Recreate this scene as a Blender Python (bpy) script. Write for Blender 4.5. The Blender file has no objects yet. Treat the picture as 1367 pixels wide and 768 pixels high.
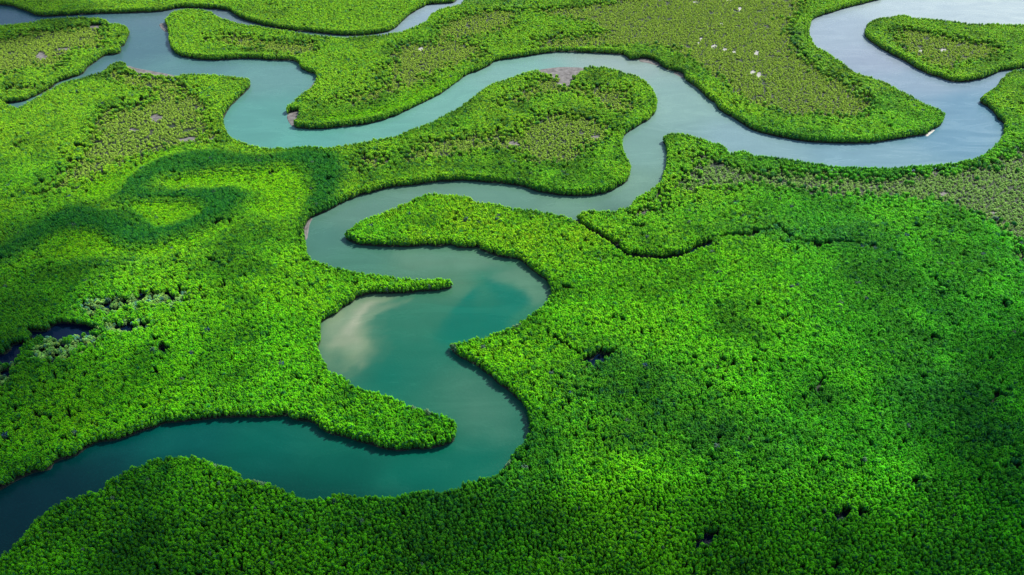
import bpy, bmesh, math, random
import numpy as np
from mathutils import Vector, Euler, noise
from mathutils.kdtree import KDTree

random.seed(7)
rng = np.random.default_rng(11)
scene = bpy.context.scene
COL = scene.collection

# ------------------------------------------------------------------ survey camera model
FW, FH = 1367.0, 768.0
HFOV = math.radians(65.0)
PITCH = math.radians(37.0)
H = 450.0
F = 0.5 * FW / math.tan(HFOV / 2)
CP, SP = math.cos(PITCH), math.sin(PITCH)

def at(px, py, z=0.0):
    """ground survey: map a sighted bearing to a metric ground position at height z"""
    u, v = px - FW / 2, py - FH / 2
    dx, dy, dz = u, F * CP - v * SP, -F * SP - v * CP
    t = (z - H) / dz
    return (dx * t, dy * t)

def seen(x, y, z):
    """bearing of a metric position, used only to choose which trees stand nearest"""
    dep = y * CP - (z - H) * SP
    up = y * SP + (z - H) * CP
    return FW / 2 + F * x / dep, FH / 2 - F * up / dep, dep

def smooth(a, b, x):
    t = np.clip((x - a) / (b - a), 0, 1)
    return t * t * (3 - 2 * t)

# ------------------------------------------------------------------ survey data (banks, marsh, belts)
L1 = [(-70,700),(-30,672),(0,655),(26,641),(47,631),(67,627),(77,617),(102,608),(123,594),(137,590),(158,588),(178,580),(207,571),(217,567),(245,563),(289,559),
 (320,557),(355,558),(385,556),(392,561),(418,565),(434,576),(461,584),(487,593),(520,601),(546,602),(573,599),(596,595),(606,588),(609,573),(604,561),(590,553),(576,548),(553,543),
 (542,538),(514,527),(497,522),(474,514),(458,504),(439,494),(431,482),(423,466),(429,450),(427,434),(441,424),(460,411),(480,397),(495,393),(545,392),(559,390),(599,386),(602,378),(594,372),(575,373),
 (555,373),(531,370),(499,366),(478,363),(451,358),(434,353),(413,344),(407,330),(407,318),(409,301),(416,292),(439,281),(459,271),(474,264),(499,257),(513,253),(536,249),(559,247),(586,243),(618,242),
 (651,244),(694,249),(718,256),(753,262),(780,262),(800,260),(821,253),(835,244),(840,235),(841,224),(837,212),(831,201),(830,189),(835,180),(850,170),(869,158),(875,148),(876,133),(869,117),(855,104),
 (832,96),(805,90),(788,89),(774,92),(765,96),(740,97),(723,92),(702,97),(676,106),(655,113),(634,128),(612,144),(598,151),(576,163),(544,174),(526,182),(500,186),(491,189),(465,193),(435,198),(413,196),(378,198),
 (350,197),(327,191),(306,181),(299,168),(299,157),(310,141),(324,127),(333,117),(331,106),(318,103),(298,101),(270,99),(244,99),(228,101),(202,98),(181,94),(172,90),(167,83),(155,83),(144,88),(140,94),(123,99),
 (105,105),(88,109),(74,116),(53,128),(40,136),(25,143),(10,141),(-60,152)]
L6 = [(-60,36),(0,34),(40,30),(61,26),(105,23),(137,25),(146,30),(163,33),(171,39),(172,47),(167,60),(161,64),(160,72),(144,74),(132,80),(118,90),(112,98),(98,104),(77,111),(67,119),(47,129),(30,136),(10,139),(-60,150)]
L5 = [(17,-3),(19,9),(35,15),(54,22),(90,21),(126,19),(158,18),(193,17),(220,15),(240,11),(258,11),(279,12),(305,15),(320,24),(344,32),(376,39),(411,43),(440,46),(464,48),(499,46),(525,40),(540,26),(554,16),(569,7),(568,-2)]
L3 = [(232,16),(223,25),(221,33),(226,42),(227,58),(232,69),(246,77),(279,81),(305,80),(341,79),(358,81),(393,82),(402,91),(411,97),(421,99),(423,104),(421,110),(414,118),(403,126),(389,138),(383,148),(386,156),(391,168),
 (403,172),(429,173),(459,170),(491,166),(520,158),(558,141),(588,126),(609,111),(623,101),(649,91),(663,82),(690,78),(718,73),(746,70),(779,71),(805,72),(832,74),(841,80),(858,80),(878,86),(890,93),(904,97),(912,101),
 (918,110),(931,118),(947,134),(956,138),(960,147),(985,162),(1007,175),(1038,183),(1073,189),(1095,191),(1130,192),(1165,191),(1192,187),(1218,183),(1236,180),(1247,173),(1257,166),(1259,156),(1255,148),(1236,139),(1209,124),
 (1183,111),(1165,104),(1143,97),(1125,84),(1104,70),(1088,60),(1080,47),(1081,35),(1086,26),(1102,20),(1130,11),(1158,4),(1180,-2)]
L3TOP = [(623,-2),(615,6),(591,11),(577,18),(567,29),(547,38),(527,44),(490,48),(455,50),(411,45),(376,40),(344,35),(323,32),(300,26),(288,21),(281,16),(258,12)]
L4 = [(1156,42),(1158,33),(1169,26),(1187,23),(1206,20),(1222,24),(1253,26),(1280,30),(1300,32),(1367,33),(1480,36),(1480,72),(1367,91),(1339,95),(1328,99),(1313,105),(1296,109),(1278,110),(1269,109),(1253,104),(1241,100),(1223,92),(1209,83),(1180,68),(1165,58),(1155,49)]
L2 = [(1500,70),(1420,84),(1367,93),(1354,94),(1344,99),(1337,106),(1332,114),(1317,124),(1310,131),(1309,137),(1318,143),(1328,153),(1333,160),(1340,167),(1341,177),(1336,186),(1325,197),(1313,206),(1296,213),(1278,216),(1259,218),(1237,220),(1207,222),(1180,224),
 (1139,222),(1113,221),(1086,217),(1060,213),(1038,210),(1007,207),(992,201),(975,203),(966,194),(941,186),(915,179),(897,178),(885,186),(889,195),(890,205),(891,216),(888,228),(881,244),(863,256),(847,266),(843,275),(831,277),(814,282),(793,281),(777,283),(769,291),
 (770,294),(780,303),(810,321),(824,329),(838,341),(854,343),(881,345),(897,342),(912,341),(930,331),(948,324),(952,326),(932,332),(915,341),(885,346),(846,344),(832,337.5),(811,322),(785,307),(766,293.5),
 (755,289),(745,286),(718,281),(697,279),(674,275),(655,271),(639,270),(620,262),(595,260),(569,259),(545,270),(522,280),(502,287),(485,293),(467,306),(462,315),(466,323),(481,327),(513,330),(545,330),(571,328),(583,330),(602,328),(613,331),(637,331),(644,335),(665,343),(690,347),(704,355),(718,367),(730,376),
 (736,389),(731,403),(709,419),(687,434),(665,442),(648,450),(637,450),(618,456),(599,460),(604,468),(618,480),(637,489),(657,505),(674,519),(692,533),(701,545),(707,560),(708,574),(704,589),(689,600),(677,618),(671,627),(657,635),(640,641),(618,646),(604,655),(581,656),(546,658),(527,664),(496,663),(443,661),(411,668),(399,663),(387,657),(369,651),
 (351,644),(337,640),(326,641),(316,630),(298,622),(277,615),(256,610),(216,611),(189,620),(158,634),(144,642),(133,655),(105,661),(76,672),(61,683),(46,697),(38,706),(20,726),(0,745),(-60,800)]

POOLS = [[(-60,506),(-60,478),(0,474),(12,470),(19,461),(35,459),(45,455),(38,446),(38,443),(61,443),(76,433),(98,433),(106,438),(130,438),(129,447),(112,453),(100,451),(88,458),(72,457),(62,452),(50,459),(38,465),(26,482),(12,491),(0,492)],
 [(924,727),(934,724),(941,712),(950,716),(959,709),(957,722),(949,727),(947,734),(936,732),(929,737)], [(1110,696),(1114,689),(1121,690),(1126,683),(1134,690),(1129,695),(1130,702),(1120,699),(1115,702)], [(1141,692),(1145,684),(1153,686),(1161,681),(1158,690),(1158,696),(1150,694),(1146,699)],
 [(774,490),(781,479),(790,481),(798,473),(812,475),(822,473),(815,483),(809,484),(804,493),(795,490),(789,496),(784,489)]]
PANS = [(987.5,12.5,4,3),(953,62,6,3),(968,66,5,3),(980,70,4,2),(1010,71,4,4),(1005,97,5,3),(1013,101,5,5),(973,1,5,1.5),(929,3,6,1.5),(964,32,4,1.5),(932,58,3,2),(562,66,5,2.5),(1228,68,5,2),(1213,72,2,2),(1259,67,7,2),(936,53,3,3),(1053,152,6,2)]
MUDPANS = [(208,158,9,4),(252,187,13,3),(178,174,6,2),(286,186,7,2),(56,75,7,5),(131,36,10,3),(133,67,8,2),(115,68,6,2),(86,66,7,2),(277,56,6,3),(193,137,6,2),(165,137,5,2),(300,187,6,2),(685,192,7,3),(795,183,6,2),(760,108,5,3)]
MUDBANKS = [[(170,88),(181,91),(202,95),(228,100),(230,103),(205,104),(185,101),(170,94)],
 [(384,154),(395,149),(401,150),(399,161),(393,169),(387,164)],
 [(719,94),(740,90.5),(752,89.8),(765,90),(779,91.5),(778,100),(769,104),(763,106),(769,111),(757,114.5),(744,114),(747,107),(733,103),(719,100)],
 [(213,33),(219,31),(224,36),(226,43),(219,41)],
 [(855,78.5),(868,80),(880,85),(880,88),(866,84),(855,82)], [(902,96),(909,98),(914,101),(912,104),(906,101),(900,98)],
 [(406,318),(407,304),(413,294),(416,292),(412,300),(409,318)], [(410,122),(417,114),(423,106),(426,108),(419,118),(411,125)]]
BEACH = [[(1236,180.5),(1239,178),(1244.5,173),(1247,173.4),(1241,178.6),(1237.5,181.4)]]

MARSH = [
 [(40,255),(60,248),(90,225),(115,190),(120,160),(150,145),(190,140),(215,120),(260,125),(275,140),(280,165),(295,180),(290,190),(250,195),(200,205),(150,225),(100,245),(70,262),(40,265)],
 [(150,88),(170,92),(200,100),(235,104),(245,120),(215,125),(160,115),(140,104)],
 [(535,205),(560,190),(620,180),(680,180),(700,165),(740,150),(800,160),(820,175),(815,190),(780,205),(775,220),(740,222),(700,215),(680,200),(640,205),(590,215),(545,215)],
 [(650,148),(720,106),(745,101),(760,112),(830,118),(850,138),(840,155),(810,150),(780,130),(740,125),(700,140)],
 [(470,215),(520,205),(515,230),(480,230)],
 [(420,145),(440,130),(510,115),(520,70),(540,55),(560,60),(590,50),(640,60),(645,80),(625,85),(580,100),(560,115),(520,125),(500,140),(450,140)],
 [(575,45),(600,25),(650,15),(690,15),(680,40),(640,50),(600,50)],
 [(690,15),(760,10),(900,-10),(1070,-10),(1060,30),(1066,60),(1090,90),(1145,115),(1170,150),(1130,160),(1060,155),(1000,140),(960,110),(930,90),(900,70),(860,62),(800,64),(720,67),(730,50),(800,45),(780,30)],
 [(290,45),(330,48),(370,55),(420,55),(425,70),(400,75),(340,68),(300,62),(280,55)],
 [(1190,40),(1230,40),(1290,55),(1340,62),(1330,80),(1290,85),(1265,96),(1240,88),(1220,75),(1195,62)],
 [(20,45),(70,40),(130,34),(145,60),(95,70),(85,95),(50,90),(0,105),(-60,100),(-60,60),(0,55)],
 [(0,122),(40,112),(70,108),(50,122),(0,128)],
 [(920,195),(960,215),(1010,230),(1060,225),(1100,232),(1170,235),(1230,230),(1290,225),(1330,215),(1367,190),(1450,180),(1450,420),(1367,350),(1340,310),(1300,290),(1240,270),(1150,265),(1100,260),(1050,255),(1000,250),(950,255),(905,260),(860,280),(835,284),(870,262),(900,240),(925,225)],
 [(860,262),(900,258),(890,275),(850,292),(838,286)],
]
PALE = [
 [(105,402),(150,398),(160,408),(150,418),(118,420)],[(35,470),(60,457),(110,452),(132,443),(135,452),(112,466),(80,482),(40,482)],[(150,402),(190,392),(235,388),(256,392),(250,404),(215,408),(165,412)],[(60,445),(100,434),(130,436),(130,444),(90,452),(60,455)],
 [(130,432),(200,430),(210,440),(150,446)],[(-20,492),(15,490),(15,510),(-20,515)],
]
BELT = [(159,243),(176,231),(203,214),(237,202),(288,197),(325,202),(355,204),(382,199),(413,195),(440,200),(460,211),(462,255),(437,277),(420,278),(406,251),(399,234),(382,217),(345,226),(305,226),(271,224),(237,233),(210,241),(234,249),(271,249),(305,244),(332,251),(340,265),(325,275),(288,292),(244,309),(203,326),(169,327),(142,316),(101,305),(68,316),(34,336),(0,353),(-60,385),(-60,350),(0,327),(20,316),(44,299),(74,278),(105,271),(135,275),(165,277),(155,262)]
LIME = [[(168,274),(203,271),(240,273),(266,282),(244,296),(206,305),(186,296)],
 [(208,246),(250,237),(300,230),(345,228),(385,222),(400,240),(406,262),(385,290),(350,292),(320,284),(345,266),(336,256),(300,250),(260,254),(222,255)],
 [(50,345),(75,325),(100,312),(140,324),(165,335),(205,332),(300,296),(320,290),(280,318),(200,345),(120,345),(80,352)],
 [(90,262),(150,232),(200,205),(230,200),(170,232),(140,268)],
 [(560,120),(620,100),(640,92),(560,135),(500,156),(440,165),(420,160),(500,146)]]
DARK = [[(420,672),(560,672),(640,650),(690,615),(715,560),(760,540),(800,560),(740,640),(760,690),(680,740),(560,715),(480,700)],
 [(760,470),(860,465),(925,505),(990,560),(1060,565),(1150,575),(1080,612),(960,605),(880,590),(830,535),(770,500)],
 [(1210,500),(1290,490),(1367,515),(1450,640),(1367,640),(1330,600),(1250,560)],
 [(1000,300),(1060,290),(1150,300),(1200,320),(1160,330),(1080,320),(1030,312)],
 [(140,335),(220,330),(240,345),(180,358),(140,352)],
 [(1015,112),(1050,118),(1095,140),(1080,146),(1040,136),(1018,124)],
 [(622,-4),(730,-4),(724,4),(650,5)],[(1040,20),(1075,40),(1078,60),(1110,90),(1200,130),(1210,140),(1150,125),(1080,85),(1050,50)]]  # first patch here paints in the shaded face of a hidden bank
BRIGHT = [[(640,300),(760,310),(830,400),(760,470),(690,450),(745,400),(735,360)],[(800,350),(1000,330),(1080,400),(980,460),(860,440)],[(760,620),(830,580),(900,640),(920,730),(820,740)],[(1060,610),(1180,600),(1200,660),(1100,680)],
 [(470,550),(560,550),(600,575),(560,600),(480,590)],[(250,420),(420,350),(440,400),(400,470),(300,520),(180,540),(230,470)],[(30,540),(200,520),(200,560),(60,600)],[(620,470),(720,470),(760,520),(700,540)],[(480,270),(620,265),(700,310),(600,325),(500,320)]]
GAPS = [([(948,324),(970,319),(1000,318),(1035,311)],1.8),([(1035,305),(1048,318),(1066,327),(1092,331),(1128,328),(1165,334)],2.4),([(1165,334),(1200,347),(1232,362),(1250,383),(1290,403),(1340,409)],.3),
 ([(720,440),(760,470),(800,500)],0.5)]
HOLES = [(957,586,6,4),(922,596,4,3),(950,615,4,4),(893,620,4,3),(947,644,4,3),(930,627,4,2),(798,608,4,3),(1089,518,7,4),(211,712,6,3),(275,704,6,5),(290,677,5,3),(312,695,5,4),(340,676,4,5),(300,727,5,4),(247,721,4,3),(369,679,4,4),
 (166,402,8,3),(250,393,4,4),(233,414,6,2),(284,351,8,3),(305,353,7,4),(328,373,7,3),(301,383,7,4),(269,332,4,3),(237,349,4,3),(121,424,5,3),(172,437,12,3),(192,433,8,2),(216,467,8,5),(207,455,5,4),(116,504,4,4),(130,486,4,4),(88,498,4,3),(75,505,5,3),(61,513,6,2),(47,526,4,5),(12,497,6,4),(209,500,5,3),(77,476,5,3),(91,479,5,3),
 (712,684,5,3),(615,652,4,4),(706,740,4,3),(1349,625,10,5),(1330,530,8,4),(1300,525,6,3),(1250,392,9,4),(1335,408,8,4),(1180,655,5,3),(1258,690,6,3),(1316,678,5,3),(945,513,6,3),(955,545,8,4),(900,478,4,3),(960,490,5,3),(1220,650,5,3),(978,600,4,4),(1010,735,5,3),(945,765,6,4),(1085,520,6,3),(820,428,5,2),(756,436,4,3),(700,460,4,4)]

# ------------------------------------------------------------------ polygon tools
def spline(poly, n=4):
    P = np.array(poly, float); m = len(P); out = []
    for i in range(m):
        p0, p1, p2, p3 = P[i-1], P[i], P[(i+1) % m], P[(i+2) % m]
        for k in range(n):
            t = k / n
            out.append(0.5*((2*p1)+(-p0+p2)*t+(2*p0-5*p1+4*p2-p3)*t*t+(-p0+3*p1-3*p2+p3)*t**3))
    return np.array(out)

def area2(P):
    x, y = P[:, 0], P[:, 1]
    return float(np.sum(x*np.roll(y, -1) - np.roll(x, -1)*y))

def inside(P, X, Y):
    r = np.zeros(len(X), bool)
    lo, hi = P.min(0), P.max(0)
    idx = np.where((X >= lo[0]) & (X <= hi[0]) & (Y >= lo[1]) & (Y <= hi[1]))[0]
    if not len(idx): return r
    x, y = X[idx], Y[idx]; c = np.zeros(len(idx), bool)
    n = len(P)
    for i in range(n):
        x1, y1 = P[i]; x2, y2 = P[(i+1) % n]
        if y1 == y2: continue
        k = ((y1 > y) != (y2 > y)) & (x < (x2-x1)*(y-y1)/(y2-y1)+x1)
        c ^= k
    r[idx] = c
    return r

def ground_poly(poly, zc=7.0, wiggle=1.0):
    """sighted bank -> metric bank; where the far bank is sighted over the tree tops, allow for the tree height"""
    S = spline(poly, 4)
    a = area2(S)
    T = np.roll(S, -2, 0) - np.roll(S, 2, 0)
    nrm = np.stack([T[:, 1], -T[:, 0]], 1) * (1 if a > 0 else -1)
    nrm /= np.maximum(np.linalg.norm(nrm, axis=1, keepdims=True), 1e-6)
    upness = -nrm[:, 1]
    z = zc * smooth(-0.15, 0.75, upness)
    z = (z + np.roll(z, 1) + np.roll(z, -1) + np.roll(z, 2) + np.roll(z, -2)) / 5
    G = np.array([at(p[0], p[1], zz) for p, zz in zip(S, z)])
    if wiggle:
        for i in range(len(G)):
            G[i, 0] += wiggle * 1.6 * noise.noise(Vector((G[i, 0]*.09, G[i, 1]*.09, 3.0)))
            G[i, 0] += 1.0*noise.noise(Vector((G[i, 0]*.22, G[i, 1]*.22, 31.0))); G[i, 1] += wiggle * 1.6 * noise.noise(Vector((G[i, 0]*.09, G[i, 1]*.09, 9.0)))
    return G

def flat_poly(poly, z=4.0, n=3):
    return np.array([at(p[0], p[1], z) for p in spline(poly, n)])

def ext(G, pts):
    return np.vstack([G, np.array(pts, float)])

# land masses in metres, carried on far beyond the view
FAR = 7000.0
g1, g6 = ground_poly(L1), ground_poly(L6)
g5, g4, g2 = ground_poly(L5), ground_poly(L4), ground_poly(L2)
g3 = ground_poly(L3 + [(1180,-6),(640,-8)] + L3TOP)
def trim(G, s=3): return G[s:-s]
a0, a1 = at(-70,700), at(-60,152)
G1 = np.vstack([g1[:-4], [(-2600, a1[1]-40), (-2600, a0[1]-60), (-700, a0[1]-60)]])
b0, b1 = at(-60,36), at(-60,150)
G6 = np.vstack([g6[:-4], [(-2600, b1[1]-30), (-2600, b0[1]-10)]])
c0 = at(17,-3, 0)
G5 = np.vstack([g5[:-4], [(-60, 1600), (40, 1850), (260, 2300), (200, FAR), (-FAR, FAR), (-FAR, 2300), (-1400, 1950), (-1050, 1640)]])
k = len(L3) * 4
G3 = np.vstack([g3[:k-4], [(780, 1640), (1000, 1900), (1200, 2600), (900, 3600), (900, FAR), (320, FAR), (330, 2300), (170, 1900), (20, 1620)], g3[k+8:]])
G4 = g4
d0 = at(-60,800)
G2 = np.vstack([g2[:-4], [(-470, 180), (-700, -200), (2600, -200), (2600, 1250), (1250, 1210)]])
LANDS = [('west', G1), ('northwest', G6), ('north', G5), ('middle', G3), ('island', G4), ('south', G2)]
POOLG = [flat_poly(p, 0.3, 3) for p in POOLS]

def blob(px, py, rx, ry, seed, z=0.3, n=18):
    c = np.array(at(px, py, z)); ex = np.array(at(px+rx, py, z)); ey = np.array(at(px, py-ry, z))
    A, B = ex-c, ey-c
    r0 = [1 + .45*noise.noise(Vector((math.cos(2*math.pi*i/n)*1.3, math.sin(2*math.pi*i/n)*1.3, seed*3.7))) + .18*random.uniform(-1, 1) for i in range(n)]
    return np.array([c + r0[i]*(math.cos(2*math.pi*i/n)*A + math.sin(2*math.pi*i/n)*B) for i in range(n)])

# ------------------------------------------------------------------ materials
def new_mat(name):
    m = bpy.data.materials.new(name); m.use_nodes = True
    nt = m.node_tree; nt.nodes.clear()
    return m, nt, nt.nodes, nt.links

def N(nodes, t, **kw):
    n = nodes.new(t)
    for k, v in kw.items(): setattr(n, k, v)
    return n

def ramp(nodes, stops):
    r = nodes.new('ShaderNodeValToRGB'); e = r.color_ramp.elements
    while len(e) < len(stops): e.new(0.5)
    for el, (p, c) in zip(e, stops): el.position = p; el.color = (*c, 1)
    return r

def leaf_material(name, trans=0.34):
    m, nt, n, l = new_mat(name)
    out = N(n, 'ShaderNodeOutputMaterial')
    att = N(n, 'ShaderNodeAttribute', attribute_type='INSTANCER', attribute_name='tint')
    geo = N(n, 'ShaderNodeNewGeometry')
    mr = N(n, 'ShaderNodeMapRange'); mr.inputs[3].default_value = 0.55; mr.inputs[4].default_value = 1.45
    l.new(geo.outputs['Random Per Island'], mr.inputs[0])
    mul = N(n, 'ShaderNodeMixRGB', blend_type='MULTIPLY'); mul.inputs[0].default_value = 1
    l.new(att.outputs['Color'], mul.inputs[1]); l.new(mr.outputs[0], mul.inputs[2])
    d = N(n, 'ShaderNodeBsdfPrincipled'); d.inputs['Roughness'].default_value = 0.5
    d.inputs['Specular IOR Level'].default_value = 0.10
    va = N(n, 'ShaderNodeAttribute', attribute_name='vary')
    mul0 = mul
    mul = N(n, 'ShaderNodeMixRGB', blend_type='MULTIPLY'); mul.inputs[0].default_value = 1
    l.new(mul0.outputs[0], mul.inputs[1]); l.new(va.outputs['Color'], mul.inputs[2])
    l.new(mul.outputs[0], d.inputs['Base Color'])
    tr = N(n, 'ShaderNodeBsdfTranslucent')
    warm = N(n, 'ShaderNodeMixRGB', blend_type='MULTIPLY'); warm.inputs[0].default_value = 1; warm.inputs[2].default_value = (1.1, 1.15, 0.5, 1)
    l.new(mul.outputs[0], warm.inputs[1]); l.new(warm.outputs[0], tr.inputs['Color'])
    mx = N(n, 'ShaderNodeMixShader'); mx.inputs[0].default_value = trans
    l.new(d.outputs[0], mx.inputs[1]); l.new(tr.outputs[0], mx.inputs[2]); l.new(mx.outputs[0], out.inputs[0])
    return m

M_LEAF = leaf_material('mangrove_leaves')
def simple(name, c1, c2, scale, rough=0.9, spec=0.2, coords='Object'):
    m, nt, n, l = new_mat(name)
    out = N(n, 'ShaderNodeOutputMaterial'); d = N(n, 'ShaderNodeBsdfPrincipled')
    tc = N(n, 'ShaderNodeTexCoord'); nz = N(n, 'ShaderNodeTexNoise'); nz.inputs['Scale'].default_value = scale; nz.inputs['Detail'].default_value = 6
    l.new(tc.outputs[coords], nz.inputs['Vector'])
    r = ramp(n, [(0.35, c1), (0.65, c2)]); l.new(nz.outputs[0], r.inputs[0]); l.new(r.outputs[0], d.inputs['Base Color'])
    d.inputs['Roughness'].default_value = rough; d.inputs['Specular IOR Level'].default_value = spec
    l.new(d.outputs[0], out.inputs[0])
    return m
M_CORE = simple('crown_core_shade', (0.006, 0.10, 0.055), (0.010, 0.15, 0.065), 1.5)  # dark teal core colour stands in for shade inside the crowns
M_BARK = simple('mangrove_bark', (0.07, 0.06, 0.05), (0.16, 0.14, 0.12), 3.0)
M_MUD = simple('river_mud', (0.125, 0.115, 0.11), (0.25, 0.235, 0.225), 0.16, 0.75, 0.3)
M_PALE = simple('pale_salt_flat', (0.34, 0.33, 0.31), (0.55, 0.54, 0.52), 0.2)
M_SAND = simple('shell_sand', (0.55, 0.52, 0.46), (0.75, 0.72, 0.65), 0.3)
M_BED = simple('river_bed', (0.05, 0.06, 0.05), (0.10, 0.10, 0.08), 0.02)

def land_material():
    m, nt, n, l = new_mat('marsh_ground')
    out = N(n, 'ShaderNodeOutputMaterial'); d = N(n, 'ShaderNodeBsdfPrincipled')
    tc = N(n, 'ShaderNodeTexCoord')
    a = N(n, 'ShaderNodeTexNoise'); a.inputs['Scale'].default_value = 0.09; a.inputs['Detail'].default_value = 7; a.inputs['Roughness'].default_value = .65
    b = N(n, 'ShaderNodeTexNoise'); b.inputs['Scale'].default_value = 0.6; b.inputs['Detail'].default_value = 5
    l.new(tc.outputs['Object'], a.inputs['Vector']); l.new(tc.outputs['Object'], b.inputs['Vector'])
    r = ramp(n, [(0.40, (0.022, 0.055, 0.022)), (0.57, (0.045, 0.06, 0.04)), (0.72, (0.15, 0.15, 0.13))])
    l.new(a.outputs[0], r.inputs[0])
    r2 = ramp(n, [(0.3, (0.5, 0.5, 0.5)), (0.7, (1.2, 1.2, 1.2))]); l.new(b.outputs[0], r2.inputs[0])
    mul = N(n, 'ShaderNodeMixRGB', blend_type='MULTIPLY'); mul.inputs[0].default_value = 1
    l.new(r.outputs[0], mul.inputs[1]); l.new(r2.outputs[0], mul.inputs[2]); l.new(mul.outputs[0], d.inputs['Base Color'])
    d.inputs['Roughness'].default_value = 0.85
    l.new(d.outputs[0], out.inputs[0])
    return m
M_LAND = land_material()

def water_material():
    m, nt, n, l = new_mat('silty_river_water')
    out = N(n, 'ShaderNodeOutputMaterial'); d = N(n, 'ShaderNodeBsdfPrincipled')
    at_ = N(n, 'ShaderNodeAttribute', attribute_name='silt_and_light')
    tc = N(n, 'ShaderNodeTexCoord')
    mp = N(n, 'ShaderNodeMapping'); mp.inputs['Scale'].default_value = (0.012, 0.03, 1); mp.inputs['Rotation'].default_value = (0, 0, 0.5)
    l.new(tc.outputs['Object'], mp.inputs[0])
    nz = N(n, 'ShaderNodeTexNoise'); nz.inputs['Scale'].default_value = 1; nz.inputs['Detail'].default_value = 9; nz.inputs['Roughness'].default_value = .62; nz.inputs['Distortion'].default_value = 1.6
    l.new(mp.outputs[0], nz.inputs['Vector'])
    mr = N(n, 'ShaderNodeMapRange'); mr.inputs[1].default_value = .3; mr.inputs[2].default_value = .7; mr.inputs[3].default_value = 0.92; mr.inputs[4].default_value = 1.08
    l.new(nz.outputs[0], mr.inputs[0])
    mul = N(n, 'ShaderNodeMixRGB', blend_type='MULTIPLY'); mul.inputs[0].default_value = 1
    l.new(at_.outputs['Color'], mul.inputs[1]); l.new(mr.outputs[0], mul.inputs[2]); l.new(mul.outputs[0], d.inputs['Base Color'])
    d.inputs['Roughness'].default_value = 0.22; d.inputs['IOR'].default_value = 1.33; d.inputs['Specular IOR Level'].default_value = 0.4
    rr = N(n, 'ShaderNodeMapRange'); rr.inputs[1].default_value = .35; rr.inputs[2].default_value = .65; rr.inputs[3].default_value = 0.14; rr.inputs[4].default_value = 0.34
    l.new(nz.outputs[0], rr.inputs[0]); l.new(rr.outputs[0], d.inputs['Roughness'])
    wv = N(n, 'ShaderNodeTexNoise'); wv.inputs['Scale'].default_value = 0.45; wv.inputs['Detail'].default_value = 4
    l.new(tc.outputs['Object'], wv.inputs['Vector'])
    bp = N(n, 'ShaderNodeBump'); bp.inputs['Strength'].default_value = 0.2; bp.inputs['Distance'].default_value = 0.5
    l.new(wv.outputs[0], bp.inputs['Height']); l.new(bp.outputs[0], d.inputs['Normal'])
    l.new(d.outputs[0], out.inputs[0])
    return m
M_WATER = water_material()

# ------------------------------------------------------------------ setting meshes
def mesh_obj(name, verts, faces, mat, parent=None):
    me = bpy.data.meshes.new(name); me.from_pydata([tuple(map(float, v)) for v in verts], [], faces); me.update()
    if mat: me.materials.append(mat)
    o = bpy.data.objects.new(name, me); COL.objects.link(o); o.parent = parent
    return o

from mathutils.geometry import delaunay_2d_cdt
def fill(P):
    """robust triangles inside an outline"""
    n = len(P)
    vs, es, fs, ov, oe, of = delaunay_2d_cdt([Vector((float(p[0]), float(p[1]))) for p in P], [(i, (i+1) % n) for i in range(n)], [], 0, 1e-4)
    vs = np.array([(v.x, v.y) for v in vs]); fs = np.array([tuple(f) for f in fs])
    c = vs[fs].mean(1)
    return vs, fs[inside(np.asarray(P, float), c[:, 0], c[:, 1])]

def slab(name, polys, z, skirt, drop, mat):
    """flat banks with sloping edges, one mesh"""
    bm = bmesh.new()
    for P in polys:
        if area2(P) < 0: P = P[::-1]
        n = len(P)
        T = np.roll(P, -1, 0) - np.roll(P, 1, 0)
        nr = np.stack([T[:, 1], -T[:, 0]], 1); nr /= np.maximum(np.linalg.norm(nr, axis=1, keepdims=True), 1e-6)
        top = [bm.verts.new((p[0], p[1], z)) for p in P]
        low = [bm.verts.new((p[0]+q[0]*skirt, p[1]+q[1]*skirt, z-drop)) for p, q in zip(P, nr)]
        vs, fs = fill(P)
        tv = [bm.verts.new((v[0], v[1], z)) for v in vs]
        for f in fs:
            fc = bm.faces.new([tv[k] for k in f]); fc.normal_update()
            if fc.normal.z < 0: fc.normal_flip()
        for i in range(n):
            bm.faces.new((top[i], low[i], low[(i+1) % n], top[(i+1) % n]))
    bm.normal_update()
    me = bpy.data.meshes.new(name); bm.to_mesh(me); bm.free(); me.materials.append(mat)
    o = bpy.data.objects.new(name, me); COL.objects.link(o); o['kind'] = 'structure'
    return o

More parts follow.
